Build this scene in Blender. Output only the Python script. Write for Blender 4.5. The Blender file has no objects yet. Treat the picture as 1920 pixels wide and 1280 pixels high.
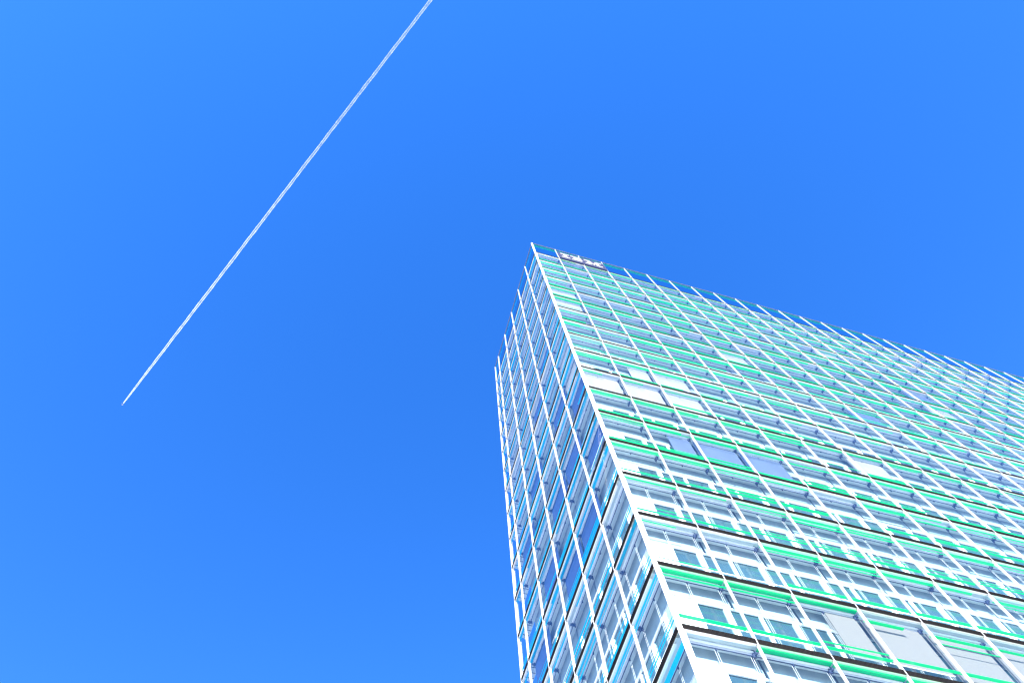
import bpy, bmesh, math, random
from mathutils import Matrix, Vector

random.seed(11)
scene = bpy.context.scene
COL = scene.collection

# ---------------------------------------------------------------- camera
H0 = 92.3                     # height of the tower's top floor line above the ground
BR, BL, FH = 3.01, 3.0464, 3.8   # bay width on the long face, on the narrow face, storey height
NR, NL, NF = 27, 5, 24        # bays on the long face, full bays on the narrow face, storeys
R0 = Vector((0.96047944, -0.27370491, -0.05064460))
R1 = Vector((0.24443141, 0.91640126, -0.31695742))
R2 = Vector((0.13316358, 0.29205195, 0.94708665))
EYE = Vector((-11.74312, -15.48072, -90.60724 + H0))
FPX = 1424.05
cam_data = bpy.data.cameras.new('camera')
cam = bpy.data.objects.new('camera', cam_data)
COL.objects.link(cam)
m = Matrix.Identity(4)
for r in range(3):
    m[r][0], m[r][1], m[r][2], m[r][3] = R0[r], -R1[r], -R2[r], EYE[r]
cam.matrix_world = m
cam_data.sensor_width = 36.0
cam_data.lens = FPX / 1920.0 * 36.0
cam_data.clip_start = 0.1
cam_data.clip_end = 60000.0
scene.camera = cam

# ---------------------------------------------------------------- sky, sun, exposure
SUN_EL, SUN_AZ = math.radians(28.0), math.radians(-119.0)
sd = Vector((math.cos(SUN_AZ) * math.cos(SUN_EL), math.sin(SUN_AZ) * math.cos(SUN_EL), math.sin(SUN_EL)))
world = bpy.data.worlds.new('World')
scene.world = world
world.use_nodes = True
wn, wl = world.node_tree.nodes, world.node_tree.links
wn.clear()
sky = wn.new('ShaderNodeTexSky')
sky.sky_type = 'NISHITA'
sky.sun_disc = False
sky.sun_elevation = SUN_EL
sky.sun_rotation = math.atan2(sd.x, sd.y)
sky.altitude = 200.0
sky.air_density = 1.0
sky.dust_density = 0.1
sky.ozone_density = 3.0
hs = wn.new('ShaderNodeHueSaturation')
hs.inputs['Hue'].default_value = 0.516
hs.inputs['Saturation'].default_value = 1.32
bg = wn.new('ShaderNodeBackground')
bg.inputs['Strength'].default_value = 0.094
wo = wn.new('ShaderNodeOutputWorld')
wl.new(sky.outputs[0], hs.inputs['Color'])
wl.new(hs.outputs[0], bg.inputs['Color'])
wl.new(bg.outputs[0], wo.inputs['Surface'])

sun_data = bpy.data.lights.new('sun', 'SUN')
sun_data.energy = 4.0
sun_data.angle = math.radians(0.5)
sun_data.color = (1.0, 0.95, 0.87)
sun = bpy.data.objects.new('sun', sun_data)
COL.objects.link(sun)
sun.rotation_euler = sd.to_track_quat('Z', 'Y').to_euler()
sun.location = (0, -40, 140)

scene.view_settings.view_transform = 'Standard'
scene.view_settings.look = 'None'
scene.view_settings.gamma = 1.0
scene.view_settings.use_curve_mapping = False
scene.view_settings.exposure = 2.5
scene.render.engine = 'CYCLES'
scene.cycles.max_bounces = 8
scene.cycles.diffuse_bounces = 4
scene.cycles.transparent_max_bounces = 24
scene.cycles.sample_clamp_indirect = 6.0
scene.cycles.caustics_reflective = False
scene.cycles.caustics_refractive = False
scene.cycles.use_denoising = True
scene.cycles.filter_width = 1.3

# ---------------------------------------------------------------- materials
def new_mat(name):
    mt = bpy.data.materials.new(name)
    mt.use_nodes = True
    nt = mt.node_tree
    return mt, nt, nt.nodes, nt.links, nt.nodes.get('Principled BSDF')

def paint(name, col, rough=0.5, metal=0.0, var=0.06, scale=3.0, spec=0.5):
    mt, nt, n, l, b = new_mat(name)
    b.inputs['Roughness'].default_value = rough
    b.inputs['Metallic'].default_value = metal
    b.inputs['Specular IOR Level'].default_value = spec
    tc = n.new('ShaderNodeTexCoord')
    mp = n.new('ShaderNodeMapping')
    mp.inputs['Scale'].default_value = (scale, scale, scale * 0.25)
    no = n.new('ShaderNodeTexNoise')
    no.inputs['Scale'].default_value = 1.0
    no.inputs['Detail'].default_value = 5.0
    rp = n.new('ShaderNodeMapRange')
    rp.inputs['From Min'].default_value = 0.3
    rp.inputs['From Max'].default_value = 0.7
    rp.inputs['To Min'].default_value = 1.0 - var
    rp.inputs['To Max'].default_value = 1.0 + var
    mx = n.new('ShaderNodeVectorMath')
    mx.operation = 'SCALE'
    mx.inputs[0].default_value = col
    l.new(tc.outputs['Object'], mp.inputs[0])
    l.new(mp.outputs[0], no.inputs['Vector'])
    l.new(no.outputs['Fac'], rp.inputs['Value'])
    l.new(rp.outputs[0], mx.inputs['Scale'])
    l.new(mx.outputs[0], b.inputs['Base Color'])
    return mt

def clear_glass(name, tint, strength=1.0, rough=0.0, ior=1.5):
    mt, nt, n, l, b = new_mat(name)
    n.remove(b)
    out = n.get('Material Output')
    tr = n.new('ShaderNodeBsdfTransparent')
    tr.inputs['Color'].default_value = (*tint, 1)
    gl = n.new('ShaderNodeBsdfGlossy')
    gl.inputs['Roughness'].default_value = rough
    gl.inputs['Color'].default_value = (strength, strength, strength, 1)
    fr = n.new('ShaderNodeFresnel')
    fr.inputs['IOR'].default_value = ior
    ge = n.new('ShaderNodeNewGeometry')     # only the outer surface of a sheet mirrors, not the way out of it
    on = n.new('ShaderNodeMath')
    on.operation = 'SUBTRACT'
    on.inputs[0].default_value = 1.0
    l.new(ge.outputs['Backfacing'], on.inputs[1])
    fm = n.new('ShaderNodeMath')
    fm.operation = 'MULTIPLY'
    l.new(fr.outputs[0], fm.inputs[0])
    l.new(on.outputs[0], fm.inputs[1])
    # the panes are never perfectly flat
    tc = n.new('ShaderNodeTexCoord')
    no = n.new('ShaderNodeTexNoise')
    no.inputs['Scale'].default_value = 0.6
    bp = n.new('ShaderNodeBump')
    bp.inputs['Strength'].default_value = 0.04
    bp.inputs['Distance'].default_value = 0.05
    l.new(tc.outputs['Object'], no.inputs['Vector'])
    l.new(no.outputs['Fac'], bp.inputs['Height'])
    l.new(bp.outputs[0], gl.inputs['Normal'])
    mx = n.new('ShaderNodeMixShader')
    l.new(fm.outputs[0], mx.inputs['Fac'])
    l.new(tr.outputs[0], mx.inputs[1])
    l.new(gl.outputs[0], mx.inputs[2])
    l.new(mx.outputs[0], out.inputs['Surface'])
    return mt

def tinted_glass(name, col, thru):
    """frosted coloured glass strip: scatters light from both sides, a glossy skin on top"""
    mt, nt, n, l, b = new_mat(name)
    n.remove(b)
    out = n.get('Material Output')
    df = n.new('ShaderNodeBsdfDiffuse')
    df.inputs['Color'].default_value = (*col, 1)
    tl = n.new('ShaderNodeBsdfTranslucent')
    tl.inputs['Color'].default_value = (*thru, 1)
    m1 = n.new('ShaderNodeMixShader')
    m1.inputs['Fac'].default_value = 0.5
    gl = n.new('ShaderNodeBsdfGlossy')
    gl.inputs['Roughness'].default_value = 0.08
    gl.inputs['Color'].default_value = (0.6, 0.9, 0.8, 1)
    fr = n.new('ShaderNodeFresnel')
    fr.inputs['IOR'].default_value = 1.35
    m2 = n.new('ShaderNodeMixShader')
    l.new(df.outputs[0], m1.inputs[1])
    l.new(tl.outputs[0], m1.inputs[2])
    l.new(fr.outputs[0], m2.inputs['Fac'])
    l.new(m1.outputs[0], m2.inputs[1])
    l.new(gl.outputs[0], m2.inputs[2])
    l.new(m2.outputs[0], out.inputs['Surface'])
    return mt

def blind_mat():
    mt, nt, n, l, b = new_mat('blind_fabric')
    b.inputs['Roughness'].default_value = 0.8
    tc = n.new('ShaderNodeTexCoord')
    vo = n.new('ShaderNodeTexVoronoi')
    vo.inputs['Scale'].default_value = 9.0
    vo.inputs['Randomness'].default_value = 0.0
    rp = n.new('ShaderNodeValToRGB')
    rp.color_ramp.elements[0].position = 0.18
    rp.color_ramp.elements[0].color = (0.04, 0.041, 0.043, 1)
    rp.color_ramp.elements[1].position = 0.30
    rp.color_ramp.elements[1].color = (0.125, 0.123, 0.118, 1)
    l.new(tc.outputs['Object'], vo.inputs['Vector'])
    l.new(vo.outputs['Distance'], rp.inputs['Fac'])
    l.new(rp.outputs[0], b.inputs['Base Color'])
    return mt

M = {
    'white': paint('white_paint', (0.82, 0.82, 0.82), 0.35, var=0.03),
    'fin': paint('mullion_paint', (0.32, 0.32, 0.33), 0.45, var=0.05),
    'louvre': paint('black_louvre', (0.005, 0.0045, 0.0045), 0.7, var=0.2, spec=0.1),
    'backing': paint('louvre_backing', (0.17, 0.135, 0.11), 0.7, spec=0.1),
    'soffit': paint('soffit_panel', (0.86, 0.86, 0.88), 0.55, var=0.05),
    'spandrel': paint('spandrel_panel', (0.22, 0.29, 0.32), 0.35, var=0.10, scale=2.0),
    'frame': paint('window_frame_paint', (0.80, 0.80, 0.80), 0.35, var=0.03),
    'steel': paint('dark_steel', (0.025, 0.036, 0.08), 0.4, var=0.15),
    'tube': paint('blind_cassette', (0.55, 0.58, 0.62), 0.35, var=0.04),
    'ceiling': paint('ceiling_board', (0.70, 0.74, 0.75), 0.8, var=0.05),
    'lamp': paint('lamp_housing', (0.85, 0.85, 0.85), 0.5),
    'core': paint('core_wall', (0.25, 0.28, 0.32), 0.8),
    'pale': paint('pale_blind_fabric', (0.19, 0.19, 0.185), 0.8, var=0.12, scale=1.5),
    'bluegrey': paint('blue_grey_blind_fabric', (0.05, 0.075, 0.14), 0.8, var=0.15, scale=1.0),
    'navy': paint('navy_sheet', (0.006, 0.03, 0.12), 0.7, var=0.1),
    'groove': paint('joint_seal', (0.045, 0.075, 0.085), 0.6, var=0.1),
    'sign': paint('sign_panel', (0.007, 0.007, 0.03), 0.5, var=0.08),
    'letter': paint('sign_letter', (0.21, 0.21, 0.21), 0.5, var=0.02),
    'paving': paint('pale_paving', (0.50, 0.49, 0.47), 0.9, var=0.15, scale=0.2),
    'roof': paint('roof_gravel', (0.30, 0.30, 0.29), 0.9, var=0.2),
    'plane': paint('aircraft_paint', (0.8, 0.8, 0.8), 0.35, var=0.02),
    'outer': clear_glass('outer_glass', (0.965, 0.99, 0.985), ior=1.55),
    'parapet': clear_glass('parapet_glass', (0.48, 0.84, 0.92), ior=1.6),
    'window': clear_glass('window_glass', (0.70, 0.82, 0.85)),
    'green': tinted_glass('green_glass', (0.012, 0.85, 0.28), (0.015, 0.95, 0.36)),
    'blue': tinted_glass('skylit_green_glass', (0.005, 0.62, 0.90), (0.005, 0.68, 0.95)),  # same green strip glass; the narrow face's blue skylight is painted into its colour
    'frosted': tinted_glass('frosted_walkway_glass', (0.78, 0.84, 0.86), (0.70, 0.80, 0.84)),
    'blind': blind_mat(),
}
MKEYS = list(M)

# ---------------------------------------------------------------- mesh helpers
class MB:
    """collects boxes given in facade space: u along the face, d into the building, w up"""
    def __init__(self, face='R'):
        self.v, self.f, self.m, self.face = [], [], [], face
    def p(self, u, d, w):
        return (u, d, w) if self.face == 'R' else (d, u, w)
    def hexa(self, pts, mat):
        o = len(self.v)
        self.v += [self.p(*q) for q in pts]
        fs = [(0, 3, 2, 1), (4, 5, 6, 7), (0, 1, 5, 4), (1, 2, 6, 5), (2, 3, 7, 6), (3, 0, 4, 7)]
        for f in fs:
            f = tuple(o + i for i in f)
            self.f.append(f if self.face == 'R' else f[::-1])
            self.m.append(mat)
    def box(self, u0, u1, d0, d1, w0, w1, mat):
        self.hexa([(u0, d0, w0), (u1, d0, w0), (u1, d1, w0), (u0, d1, w0),
                   (u0, d0, w1), (u1, d0, w1), (u1, d1, w1), (u0, d1, w1)], mat)
    def tube_u(self, u0, u1, d, w, r, mat, n=8):
        o = len(self.v)
        for u in (u0, u1):
            for k in range(n):
                a = 2 * math.pi * k / n
                self.v.append(self.p(u, d + r * math.cos(a), w + r * math.sin(a)))
        fl = [tuple(o + k for k in range(n))[::-1], tuple(o + n + k for k in range(n))]
        fl += [(o + k, o + (k + 1) % n, o + n + (k + 1) % n, o + n + k) for k in range(n)]
        for f in fl:
            self.f.append(f if self.face == 'L' else f)
            self.m.append(mat)
    def mesh(self, name):
        me = bpy.data.meshes.new(name)
        me.from_pydata(self.v, [], self.f)
        used = []
        for k in self.m:
            if k not in used:
                used.append(k)
        for k in used:
            me.materials.append(M[k])
        me.polygons.foreach_set('material_index', [used.index(k) for k in self.m])
        me.update()
        return me

def link(name, me, parent=None, loc=(0, 0, 0)):
    o = bpy.data.objects.new(name, me)
    COL.objects.link(o)
    o.location = loc
    if parent is not None:
        o.parent = parent
    return o

def tag(o, label=None, cat=None, kind=None, group=None):
    if label: o['label'] = label
    if cat: o['category'] = cat
    if kind: o['kind'] = kind
    if group: o['group'] = group
    return o

# ---------------------------------------------------------------- ground
gb = MB()
gb.box(-8000, 8000, -8000, 8000, -0.5, 0.0, 'paving')
tag(link('ground', gb.mesh('ground')), kind='structure')

# ---------------------------------------------------------------- the tower
tower = bpy.data.objects.new('office_tower', None)
COL.objects.link(tower)
tag(tower, 'tall glass office tower with white mullions, black louvre bands and green glass strips, painted skylit blue on the narrow face', 'building')

D_IN = 0.72        # depth of the inner wall behind the outer skin

def project(x, y, z):
    d = Vector((x, y, z)) - EYE
    zz = d.dot(R2)
    if zz < 0.1:
        return None
    return 960 + FPX * d.dot(R0) / zz, 640 + FPX * d.dot(R1) / zz

def cell_world(face, i, k):
    z = H0 - FH * k
    return (i * BR, 0.0, z) if face == 'R' else (0.0, i * BL, z)

def cell_area(face, i, k):
    b = BR if face == 'R' else BL
    wd = b * (0.5 if face == 'L' and i == NL else 1)
    p = cell_world(face, i, k)
    q = (p[0] + wd, 0, p[2]) if face == 'R' else (0, p[1] + wd, p[2])
    pts = [project(*p), project(*q), project(q[0], q[1], q[2] - FH), project(p[0], p[1], p[2] - FH)]
    if any(t is None for t in pts):
        return 0, 0
    a = 0
    for j in range(4):
        a += pts[j][0] * pts[(j + 1) % 4][1] - pts[(j + 1) % 4][0] * pts[j][1]
    vis = any(-5 < t[0] < 1925 and -5 < t[1] < 1285 for t in pts)
    return abs(a) / 2, vis

# -- pieces of one bay, each written into a builder
def inner_start(i, face):
    return (D_IN + 0.02 if face == 'R' else D_IN + 0.16) if i == 0 else 0.0

def wall_piece(b, i, face, bw):
    u0 = inner_start(i, face)
    # spandrel panel, split by a dark strip standing in for the mullion's shadow, and the ledge above the windows
    j0, j1 = 0.30, 0.40
    b.box(max(u0, j1), bw, D_IN, D_IN + 0.12, -1.10, 0.0, 'spandrel')
    if u0 < j0:
        b.box(u0, j0, D_IN, D_IN + 0.12, -1.10, 0.0, 'spandrel')
        b.box(j0, j1, D_IN + 0.07, D_IN + 0.12, -1.10, 0.0, 'steel')
    b.box(u0, bw, D_IN + 0.05, D_IN + 0.10, -1.24, -1.102, 'groove')
    b.box(u0, bw, D_IN - 0.03, D_IN + 0.049, -1.168, -1.148, 'frame')
    b.box(u0, bw, D_IN - 0.02, D_IN + 0.048, -1.24, -1.205, 'frame')

def catwalk_piece(b, i, face, bw):
    u0 = 0.0 if face == 'R' or i > 0 else D_IN + 0.002
    b.box(u0, bw, 0.0225, 0.16, -0.257, -0.02, 'soffit')
    b.box(u0, bw, 0.16, 0.44, -0.10, -0.03, 'frosted')
    b.box(u0, bw, 0.44, D_IN - 0.003, -0.20, -0.03, 'frosted')
    b.box(u0, bw, 0.462, 0.468, -0.212, -0.202, 'steel')

def frame_piece(b, i, face, bw):
    u0 = inner_start(i, face)
    lo = -3.80
    e = 0.10
    if i > 0:
        b.box(-e, e, D_IN - 0.04, D_IN + 0.10, lo, -1.242, 'frame')
    h = bw / 2
    b.box(h - 0.07, h + 0.07, D_IN - 0.01, D_IN + 0.09, lo, -1.242, 'frame')
    s0 = e if i > 0 else u0
    if i == 0:
        b.box(u0, 1.78, D_IN + 0.01, D_IN + 0.08, lo, -1.242, 'frame')
        s0 = 1.78
    for a, c in ((s0, h - 0.07), (h + 0.07, bw - e)):
        if c - a > 0.1:
            b.box(a, c, D_IN + 0.02, D_IN + 0.09, -2.42, -2.36, 'frame')

def pane_spans(i, face, bw):
    h = bw / 2
    s = [(1.782, bw - 0.102)] if i == 0 else [(0.102, h - 0.072), (h + 0.072, bw - 0.102)]
    return [(a, c) for a, c in s if c - a > 0.1]

def pane_piece(b, a, c):
    b.box(a, c, D_IN + 0.04, D_IN + 0.055, -3.80, -1.245, 'window')

def tube_piece(b, i, face, bw):
    u0 = 0.42 if i == 0 else 0.10
    b.tube_u(u0, bw - 0.10, 0.33, -0.37, 0.058, 'tube')
    b.box(u0, bw - 0.10, 0.36, 0.42, -0.48, -0.42, 'tube')
    b.box(u0 - 0.05, bw - 0.06, 0.37, 0.40, -0.515, -0.482, 'steel')

def bracket_piece(b, bw):
    b.box(bw - 0.10, bw - 0.03, 0.20, 0.50, -0.56, -0.46, 'steel')
    b.box(bw - 0.15, bw - 0.02, 0.30, 0.36, -0.62, -0.26, 'steel')
    b.box(bw - 0.12, bw - 0.05, 0.44, 0.49, -0.66, -0.40, 'steel')
    b.box(bw * 0.47, bw * 0.47 + 0.05, 0.35, 0.42, -0.60, -0.50, 'steel')

def wire_piece(b, bw):
    for u in (bw * 0.46, bw * 0.46 + 0.09, bw - 0.22, bw - 0.13):
        b.box(u, u + 0.007, 0.40, 0.407, -3.7, -0.56, 'frame')

def glass_piece(b, u0, u1, w0, w1):
    b.box(u0, u1, 0.045, 0.06, w0, w1, 'parapet' if w1 > 0 else 'outer')

MESH = {}
def cached(key, fn, face):
    if key not in MESH:
        b = MB(face)
        fn(b)
        MESH[key] = b.mesh(str(key[0]))
    return MESH[key]

# -- where the coloured glass strips hang: (offset below the floor line, depth, from, to) per bay
ROW = {}
def row_style(face, k):
    if (face, k) not in ROW:
        rr = random.Random(k * 31 + (7 if face == 'L' else 0))
        top = [(round(rr.uniform(0.30, 0.75), 2), rr.choice((0.06, 0.08, 0.11, 0.15)))]
        if rr.random() < 0.75:
            top.append((round(top[0][0] + rr.uniform(0.22, 0.5), 2), rr.choice((0.03, 0.04, 0.06))))
        bot = [(round(rr.uniform(2.95, 3.35), 2), rr.choice((0.05, 0.08, 0.10, 0.13)))]
        if rr.random() < 0.6:
            bot.append((round(bot[0][0] - rr.uniform(0.15, 0.3), 2), 0.035))
        ROW[(face, k)] = (top, bot)
    return ROW[(face, k)]

NEAR = {  # the bays close to the camera on the long face, as seen
    (0, 18): [], (1, 18): [(0.30, 0.24, 0, 1)], (2, 18): [(0.32, 0.22, 0, 1)], (3, 18): [(0.34, 0.2, 0, 1)],
    (0, 17): [(0.32, 0.20, 0, 1), (0.72, 0.08, 0, 1), (3.12, 0.16, 0, 1)],
    (1, 17): [(0.32, 0.20, 0, 1), (0.72, 0.08, 0, 1), (3.12, 0.14, 0, 1)],
    (2, 17): [(0.32, 0.20, 0, 1), (2.92, 0.07, 0, 1), (3.20, 0.14, 0, 1)],
    (3, 17): [(0.85, 0.15, 0, 0.62), (3.05, 0.14, 0, 1)],
    (4, 17): [(0.92, 0.14, 0, 1), (1.42, 0.05, 0, 1), (3.02, 0.16, 0, 1)],
    (5, 17): [(0.90, 0.12, 0, 1), (3.0, 0.16, 0, 1)],
    (0, 16): [(0.58, 0.05, 0, 0.62), (3.36, 0.04, 0, 1)], (1, 16): [],
    (2, 16): [(0.42, 0.14, 0, 1), (0.78, 0.05, 0, 1), (3.22, 0.12, 0, 1)],
    (3, 16): [(0.40, 0.15, 0, 1), (0.80, 0.05, 0, 1), (3.20, 0.14, 0, 1)],
    (4, 16): [(0.40, 0.15, 0, 1), (3.22, 0.16, 0, 1)],
    (5, 16): [(0.42, 0.13, 0, 0.68), (3.2, 0.16, 0, 1)],
    (0, 15): [(0.38, 0.09, 0, 1), (3.02, 0.03, 0, 1), (3.32, 0.09, 0, 1)],
    (1, 15): [(0.40, 0.07, 0, 0.9), (3.25, 0.11, 0, 1)],
    (0, 14): [(0.36, 0.10, 0, 1), (0.62, 0.05, 0, 1), (3.28, 0.08, 0, 1)],
    (1, 14): [(0.36, 0.10, 0, 1), (0.66, 0.05, 0, 1), (3.30, 0.09, 0, 1)],
}
BLIND = {(2, 17): (0.50, 1.0, 3.05), (3, 17): (0, 1, 3.0), (4, 17): (0, 1, 3.3), (5, 17): (0, 1, 2.9),
         (0, 11): (0, 1, 3.6), (1, 11): (0, 1, 3.6), (2, 11): (0, 1, 3.6), (0, 5): (0, 1, 3.5), (0, 6): (0, 1, 3.2),
         (1, 13): (0.5, 1, 3.6), (2, 13): (0, 1, 3.65), (3, 13): (0, 1, 3.65), (8, 9): (0, 1, 3.5), (12, 6): (0, 1, 3.5), (1, 10): (0.45, 1, 3.6), (2, 10): (0, 1, 2.4)}

def slats_for(face, i, k):
    if k == 0:
        return [(-1.14, 0.24, 0, 1), (-0.30, 0.06, 0, 1), (3.36, 0.14, 0, 1)]
    if face == 'R' and (i, k) in NEAR:
        return NEAR[(i, k)]
    top, bot = row_style(face, k)
    rr = random.Random(i * 97 + k * 13 + (5 if face == 'L' else 0))
    out = []
    for (o, dp) in top + bot:
        x = rr.random()
        if x < 0.10:
            continue
        a, c = 0, 1
        if x > 0.86:
            c = rr.choice((0.55, 0.65, 0.8))
        if x < 0.30:
            o = round(o + rr.choice((-0.1, 0.12)), 2)
            dp = max(0.03, round(dp + rr.choice((-0.03, 0.05)), 2))
        out.append((o, dp, a, c))
    return out

def slat_piece(b, a, c, dp, mat):
    t = dp * 0.12
    b.hexa([(a, 0.068, -t - 0.012), (c, 0.068, -t - 0.012), (c, 0.068 + dp, -0.012), (a, 0.068 + dp, -0.012),
            (a, 0.068, -t), (c, 0.068, -t), (c, 0.068 + dp, 0.0), (a, 0.068 + dp, 0.0)], mat)

NAVY = {(1, 14): 3.5, (2, 14): 3.6, (4, 14): 3.5, (3, 13): 3.2, (1, 12): 3.4, (2, 12): 2.6, (3, 10): 3.5, (1, 10): 3.4, (2, 8): 3.4, (4, 11): 3.5, (0, 11): 3.4, (1, 7): 3.4, (0, 13): 2.0}  # bays of the narrow face hung with a plain dark blue sheet

def blind_for(face, i, k):
    if face == 'L' and (i, k) in NAVY:
        return (0, 1, NAVY[(i, k)])
    if face == 'R' and (i, k) in BLIND:
        return BLIND[(i, k)]
    if k == 0 or k > (13 if face == 'R' else 11):
        return None
    rr = random.Random(i * 53 + k * 211 + (3 if face == 'L' else 0))
    if rr.random() < (0.035 if face == 'R' else 0.03):
        return (rr.choice((0, 0, 0.48)), 1, rr.choice((1.4, 2.2, 3.4)))
    return None

def blind_or_sheet_piece(b, a, c, drop, cloth):
    b.box(a, c, 0.368, 0.374, -drop, -0.43, cloth)
    b.box(a, c, 0.355, 0.387, -drop - 0.04, -drop - 0.002, 'frame')

cells = []
for k in range(NF):
    for i in range(NR):
        a, vis = cell_area('R', i, k)
        cells.append((a if vis else 0, 'R', i, k))
    for i in range(NL + 1):
        a, vis = cell_area('L', i, k)
        cells.append((a if vis else 0, 'L', i, k))
cells.sort(key=lambda c: -c[0])
single = cells[:300]
mass = cells[300:]

def half(face, i):
    return face == 'L' and i == NL

def bay_width(face, i):
    b = BR if face == 'R' else BL
    return b * 0.5 if half(face, i) else b

def body(b, face, i, k, full):
    """the fixed pieces of a bay; the small bays keep frames, panes and tube in the same mesh"""
    bw = bay_width(face, i)
    if k == 0:
        # open glass screen above the roof: only a rail and stays
        b.box(0 if (face == 'R' or i) else 0.1, bw, -0.012, 0.03, 1.20, 1.27, 'backing')
        b.box(bw - 0.06, bw - 0.03, 0.26, 1.3, -3.34, -3.28, 'white')
        b.box(bw - 0.30, bw - 0.24, 0.26, 0.32, -3.78, -3.10, 'white')
        return
    catwalk_piece(b, i, face, bw)
    if half(face, i):
        b.box(0.3, 0.34, 0.12, 0.66, -0.30, -0.28, 'steel')
        b.box(0.7, 0.74, 0.12, 0.66, -0.30, -0.28, 'steel')
        b.box(1.1, 1.14, 0.12, 0.66, -0.30, -0.28, 'steel')
        return
    wall_piece(b, i, face, bw)
    if not full:
        frame_piece(b, i, face, bw)
        for a, c in pane_spans(i, face, bw):
            pane_piece(b, a, c)
        tube_piece(b, i, face, bw)
        bracket_piece(b, bw)

def glass_span(face, i, k):
    bw = bay_width(face, i)
    a = 0.03 if i or k < 0 else 0.105
    return (a, bw - 0.03, -3.79, -0.30) if k else (a, bw - 0.03, -3.79, 1.17)

n_full = 0
for area, face, i, k in single:
    bw = bay_width(face, i)
    full = area > 1500 and k > 0 and not half(face, i)
    ck = ('facade_bay', face, min(i, 1), k == 0, half(face, i), full)
    part = link('facade_bay', cached(ck, lambda b: body(b, face, i, k, full), face), tower, cell_world(face, i, k))
    gs = glass_span(face, i, k)
    link('glass_pane', cached(('glass_pane', face, min(i, 1), k == 0, half(face, i)), lambda b: glass_piece(b, *gs), face), part)
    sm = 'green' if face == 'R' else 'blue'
    for (o, dp, a, c) in slats_for(face, i, k):
        ua = gs[0] + (gs[1] - gs[0]) * a
        uc = gs[0] + (gs[1] - gs[0]) * c
        if half(face, i) and dp > 0.09:
            dp = 0.09
        link('glass_slat', cached(('glass_slat', face, round(ua, 3), round(uc, 3), dp), lambda b: slat_piece(b, ua, uc, dp, sm), face), part, (0, 0, -o))
    bl = None if half(face, i) else blind_for(face, i, k)
    if bl:
        a, c = (0.42 if i == 0 else 0.10) if bl[0] == 0 else bw * bl[0], bw - 0.10
        navy = face == 'L' and (i, k) in NAVY
        cloth = 'navy' if navy else 'bluegrey' if face == 'R' and (i, k) in ((1, 13), (2, 13), (3, 13), (8, 9), (12, 6)) else 'pale' if k < 13 else 'blind'
        ro = link('roller_blind_or_sheet', cached(('roller_blind_or_sheet', face, round(a, 2), bl[2], cloth), lambda b: blind_or_sheet_piece(b, a, c, bl[2], cloth), face), part)
        if navy:
            ro['label'] = 'dark blue sheet lowered in the bay'
        if cloth == 'bluegrey':
            ro['label'] = 'blue grey lowered blind'
    if full:
        n_full += 1
        link('window_frame', cached(('window_frame', face, min(i, 1)), lambda b: frame_piece(b, i, face, bw), face), part)
        for a, c in pane_spans(i, face, bw):
            link('window_pane', cached(('window_pane', face, round(a, 3), round(c, 3)), lambda b: pane_piece(b, a, c), face), part)
        link('blind_cassette', cached(('blind_cassette', face, min(i, 1)), lambda b: tube_piece(b, i, face, bw), face), part)
        link('bracket', cached(('bracket', face), lambda b: bracket_piece(b, bw), face), part)
        if area > 6000:
            link('guide_wire', cached(('guide_wire', face), lambda b: wire_piece(b, bw), face), part)

for face in 'RL':
    b = MB(face)
    for area, f, i, k in mass:
        if f != face:
            continue
        t = MB(face)
        body(t, face, i, k, False)
        gs = glass_span(face, i, k)
        glass_piece(t, *gs)
        for (o, dp, a, c) in slats_for(face, i, k):
            s = MB(face)
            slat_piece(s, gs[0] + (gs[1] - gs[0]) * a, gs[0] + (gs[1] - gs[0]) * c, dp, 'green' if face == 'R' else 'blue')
            s.v = [(x, y, z - o) for x, y, z in s.v]
            n0 = len(t.v)
            t.v += s.v; t.f += [tuple(n0 + q for q in fc) for fc in s.f]; t.m += s.m
        wx, wy, wz = cell_world(face, i, k)
        n0 = len(b.v)
        b.v += [(x + wx, y + wy, z + wz) for x, y, z in t.v]
        b.f += [tuple(n0 + q for q in fc) for fc in t.f]
        b.m += t.m
    if b.v:
        tag(link('facade_bay', b.mesh('far_facade_bays'), tower), kind='stuff')

# -- mullions, one upright each
TOP = H0 + 1.30
def mullion(face, u, depth):
    b = MB(face)
    b.box(u - 0.020, u + 0.020, -0.03, 0.03, 0.0, TOP, 'fin')
    b.box(u - 0.018, u + 0.018, 0.031, depth, 0.0, TOP, 'fin')
    link('mullion', b.mesh('mullion'), tower)
for i in range(1, NR + 1):
    mullion('R', i * BR, 0.10)
for i in range(1, NL + 1):
    mullion('L', i * BL, 0.105)
mullion('L', (NL + 0.5) * BL, 0.22)
b = MB()
b.box(-0.035, 0.10, -0.035, 0.10, 0.0, TOP, 'white')
b.box(0.10, 0.25, 0.10, 0.14, 0.0, TOP - 0.2, 'white')
link('corner_post', b.mesh('corner_post'), tower)

# -- louvre bands, one per storey and face
for k in range(1, NF + 1):
    z = H0 - FH * k
    for face, ln in (('R', NR * BR), ('L', (NL + 0.5) * BL)):
        b = MB(face)
        s = 0.103
        b.box(s, ln, 0.0, 0.02, z - 0.262, z - 0.003, 'backing')
        for j in range(4):
            w = z - 0.018 - j * 0.067
            b.box(s, ln, -0.016, -0.001, w - 0.036, w, 'louvre')
        link('louvre_band', b.mesh('louvre_band'), tower)

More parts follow.
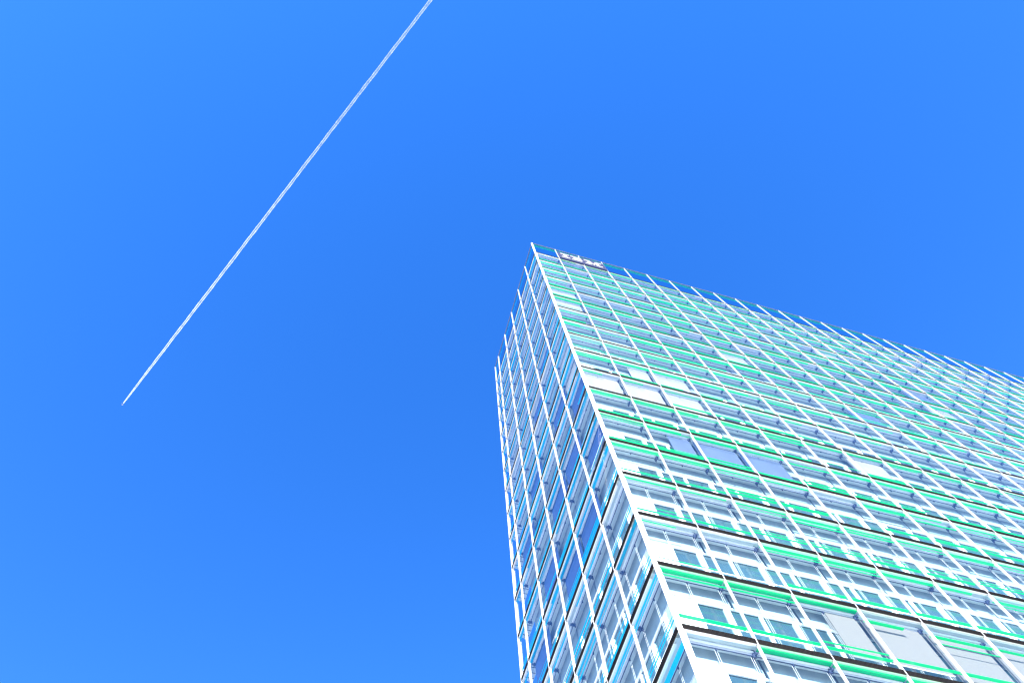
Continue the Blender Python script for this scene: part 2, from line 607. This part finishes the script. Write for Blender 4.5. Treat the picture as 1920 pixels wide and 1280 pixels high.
# -- floors, core and roof behind the inner wall
XE, YE = NR * BR, NL * BL
for k in range(1, NF + 1):
    z = H0 - FH * k
    b = MB()
    b.box(D_IN + 0.125, XE - 0.4, D_IN + 0.125, YE - 0.2, z - 0.95, z - 0.10, 'ceiling')
    b2 = link('floor_slab', b.mesh('floor_slab'), tower)
    l = MB()
    for i in range(1, NR):
        for fr in (0.26, 0.74):
            u = (i + fr) * BR
            l.box(u - 0.08, u + 0.08, 1.6, 2.9, z - 0.99, z - 0.952, 'lamp')
    for i in range(1, NL):
        u = (i + 0.3) * BL
        l.box(1.6, 2.9, u - 0.08, u + 0.08, z - 0.99, z - 0.952, 'lamp')
    o = link('ceiling_lamp', l.mesh('ceiling_lamp'), tower)
    o['kind'] = 'stuff'
b = MB()
b.box(6.0, XE - 5.0, 5.0, YE - 4.0, 0.0, H0 - FH * 1.3, 'core')
link('core_wall', b.mesh('core_wall'), tower)
b = MB()
b.box(D_IN + 0.125, XE - 0.4, YE - 0.19, YE + 0.1, 0.0, H0 - FH, 'spandrel')
b.box(XE - 0.39, XE + 0.1, 0.3, YE - 0.2, 0.0, H0 - FH, 'spandrel')
link('rear_wall', b.mesh('rear_wall'), tower)
b = MB()
b.box(0.3, XE, 0.3, YE + 0.1, H0 - FH - 0.09, H0 - FH + 0.06, 'roof')
link('roof', b.mesh('roof'), tower)

# ---------------------------------------------------------------- sign on the parapet
sign = bpy.data.objects.new('tower_sign', None)
COL.objects.link(sign)
sign.location = (3.05, -0.10, H0 - 3.78)
tag(sign, 'dark blue sign with white striped block letters at the top of the glass tower', 'sign')
b = MB()
b.box(0.0, 5.90, 0.0, 0.055, 0.0, 3.40, 'sign')
link('sign_panel', b.mesh('sign_panel'), sign)
LET = {
    'I': ([[(0, 10)]] * 2 + [[(3, 7)]] * 4 + [[(0, 10)]] * 2, 0.0, 0.105),
    'B': ([[(0, 11.5)], [(0, 12.6)], [(3, 6.5), (9.4, 13)], [(3, 12)], [(3, 12)], [(3, 6.5), (9.4, 13)], [(0, 12.6)], [(0, 11.5)]], 1.26, 0.106),
    'M': ([[(0, 6.2), (11.8, 18)], [(0, 6.8), (11.2, 18)], [(3, 7.4), (10.6, 15)], [(3, 8.0), (10, 15)],
           [(3, 6.5), (6.9, 11.1), (11.5, 15)], [(3, 6.5), (7.5, 10.5), (11.5, 15)], [(0, 6.5), (8.1, 9.9), (11.5, 18)], [(0, 6.5), (8.7, 9.3), (11.5, 18)]], 2.96, 0.121),
}
for ch, (rows, x0, sc) in LET.items():
    b = MB()
    hh = 2.16 / 8
    for r, spans in enumerate(rows):
        w1 = 2.92 - r * hh
        for a, c in spans:
            b.box(0.36 + x0 + a * sc, 0.36 + x0 + c * sc, -0.03, -0.002, w1 - hh * 0.95, w1, 'letter')
    link('letter', b.mesh('letter'), sign)

# ---------------------------------------------------------------- vapour trail and aeroplane, ten kilometres up
TIP = Vector((-3586.07, 5334.32, 10000.0))
FAR = Vector((-735.03, -842.65, 10000.0))
AX = (FAR - TIP).normalized()
SIDE = AX.cross(Vector((0, 0, 1))).normalized()
LEN = (FAR - TIP).length * 1.5

def vapour_mat(name, dens, fade):
    mt, nt, n, l, bs = new_mat(name)
    n.remove(bs)
    out = n.get('Material Output')
    df = n.new('ShaderNodeBsdfDiffuse')
    df.inputs['Color'].default_value = (0.9, 0.9, 0.9, 1)
    tl = n.new('ShaderNodeBsdfTranslucent')
    tl.inputs['Color'].default_value = (0.9, 0.9, 0.9, 1)
    m1 = n.new('ShaderNodeMixShader')
    m1.inputs['Fac'].default_value = 0.5
    tr = n.new('ShaderNodeBsdfTransparent')
    tc = n.new('ShaderNodeTexCoord')
    no = n.new('ShaderNodeTexNoise')
    no.inputs['Scale'].default_value = 0.02
    no.inputs['Detail'].default_value = 4.0
    sx = n.new('ShaderNodeSeparateXYZ')
    age = n.new('ShaderNodeMapRange')       # the trail thins out with age, that is with distance behind the aeroplane
    age.inputs['From Min'].default_value = 0.0
    age.inputs['From Max'].default_value = 5000.0
    age.inputs['To Min'].default_value = dens
    age.inputs['To Max'].default_value = dens * fade
    nr = n.new('ShaderNodeMapRange')
    nr.inputs['From Min'].default_value = 0.3
    nr.inputs['From Max'].default_value = 0.7
    nr.inputs['To Min'].default_value = 0.72
    nr.inputs['To Max'].default_value = 1.15
    mu = n.new('ShaderNodeMath')
    mu.operation = 'MULTIPLY'
    mu.use_clamp = True
    lw = n.new('ShaderNodeLayerWeight')     # thinner towards the strand's rim, as a round puff of droplets is
    lw.inputs['Blend'].default_value = 0.5
    inv = n.new('ShaderNodeMath')
    inv.operation = 'SUBTRACT'
    inv.inputs[0].default_value = 1.0
    mu2 = n.new('ShaderNodeMath')
    mu2.operation = 'MULTIPLY'
    mu2.use_clamp = True
    mx = n.new('ShaderNodeMixShader')
    l.new(tc.outputs['Object'], no.inputs['Vector'])
    l.new(tc.outputs['Object'], sx.inputs[0])
    l.new(sx.outputs['X'], age.inputs['Value'])
    l.new(no.outputs['Fac'], nr.inputs['Value'])
    l.new(age.outputs[0], mu.inputs[0])
    l.new(nr.outputs[0], mu.inputs[1])
    l.new(lw.outputs['Facing'], inv.inputs[1])
    l.new(mu.outputs[0], mu2.inputs[0])
    l.new(inv.outputs[0], mu2.inputs[1])
    l.new(df.outputs[0], m1.inputs[1])
    l.new(tl.outputs[0], m1.inputs[2])
    l.new(mu2.outputs[0], mx.inputs['Fac'])
    l.new(tr.outputs[0], mx.inputs[1])
    l.new(m1.outputs[0], mx.inputs[2])
    l.new(mx.outputs[0], out.inputs['Surface'])
    return mt

trail = bpy.data.objects.new('vapour_trail', None)
COL.objects.link(trail)
tm = Matrix.Identity(4)
ZU = AX.cross(SIDE)
for r in range(3):
    tm[r][0], tm[r][1], tm[r][2], tm[r][3] = AX[r], SIDE[r], ZU[r], TIP[r]
trail.matrix_world = tm
tag(trail, 'thin white double vapour trail slanting across the blue sky behind a far aeroplane', 'vapour trail')

def sep(x):
    return 3.5 + 7.5 * (1 - math.exp(-x / 420.0)) + 1.5 * x / 5000.0

def strand(name, off, r0, r1, mat, seed):
    rr = random.Random(seed)
    n, sides = 700, 10
    v, f = [], []
    ph = [rr.uniform(0, 6.28) for _ in range(6)]
    for s in range(n + 1):
        t = s / n
        x = LEN * t * t * 0.35 + LEN * t * 0.65
        g = 1 - math.exp(-x / 500.0)
        rad = (r0 + (r1 - r0) * g) * (1 + 0.16 * g * (math.sin(x / 31 + ph[0]) + 0.7 * math.sin(x / 17 + ph[1]) + 0.6 * math.sin(x / 67 + ph[2])))
        if s == 0:
            rad *= 0.3
        y = off * sep(x) + g * (0.9 * math.sin(x / 95 + ph[3]) + 0.7 * math.sin(x / 41 + ph[4]))
        z = g * 1.5 * math.sin(x / 80 + ph[5])
        for q in range(sides):
            a = 2 * math.pi * q / sides
            v.append((x, y + rad * math.cos(a), z + rad * 0.8 * math.sin(a)))
    for s in range(n):
        for q in range(sides):
            q2 = (q + 1) % sides
            f.append((s * sides + q, s * sides + q2, (s + 1) * sides + q2, (s + 1) * sides + q))
    me = bpy.data.meshes.new(name)
    me.from_pydata(v, [], f)
    me.materials.append(mat)
    me.polygons.foreach_set('use_smooth', [True] * len(f))
    me.update()
    o = bpy.data.objects.new(name, me)
    COL.objects.link(o)
    o.parent = trail
    return o

vm = vapour_mat('vapour', 0.48, 0.34)
strand('vapour_strand', -1, 3.5, 5.2, vm, 1)
strand('vapour_strand', 1, 3.5, 5.2, vm, 2)
strand('thin_vapour', 0, 3.0, 11.0, vapour_mat('thin_vapour_mist', 0.09, 0.8), 3)

plane = bpy.data.objects.new('aeroplane', None)
COL.objects.link(plane)
pm = tm.copy()
for r in range(3):
    pm[r][3] = (TIP - AX * 22.0)[r]
plane.matrix_world = pm
tag(plane, 'tiny white aeroplane at the lower left end of the vapour trail', 'aeroplane')
me = bpy.data.meshes.new('fuselage')
bmx = bmesh.new()
rings = [(-19, 0.2), (-17.5, 1.2), (-15, 1.8), (-10, 2.0), (6, 2.0), (12, 1.5), (17, 0.7), (19, 0.25)]
prev = None
for x, r in rings:
    cur = [bmx.verts.new((x, r * math.cos(a * math.pi / 5), r * math.sin(a * math.pi / 5))) for a in range(10)]
    if prev:
        for a in range(10):
            bmx.faces.new((prev[a], prev[(a + 1) % 10], cur[(a + 1) % 10], cur[a]))
    else:
        bmx.faces.new(cur[::-1])
    prev = cur
bmx.faces.new(prev)
bmx.normal_update()
bmx.to_mesh(me); bmx.free()
me.materials.append(M['plane'])
link('fuselage', me, plane)
def slab(name, pts, t, vertical=False):
    b = MB()
    if vertical:
        b.hexa([(x, -t, z) for x, z in pts] + [(x, t, z) for x, z in pts], 'plane')
    else:
        b.hexa([(x, y, -t) for x, y in pts] + [(x, y, t) for x, y in pts], 'plane')
    link(name, b.mesh(name), plane)
for s in (1, -1):
    slab('wing', [(-4, 1.5 * s), (3, 1.5 * s), (6.5, 16 * s), (4.8, 16 * s)], 0.25)
    slab('tailplane', [(14, 0.6 * s), (17, 0.6 * s), (18.5, 6 * s), (17.2, 6 * s)], 0.15)
    b = MB()
    b.tube_u(-4.5, -0.5, 5.5 * s, -1.6, 1.1, 'plane', 10)
    link('engine', b.mesh('engine'), plane)
slab('tail_fin', [(12, 1.2), (17.5, 1.0), (19.5, 7.5), (17.6, 7.5)], 0.2, True)
print('full bays', n_full, 'objects', len(bpy.data.objects))
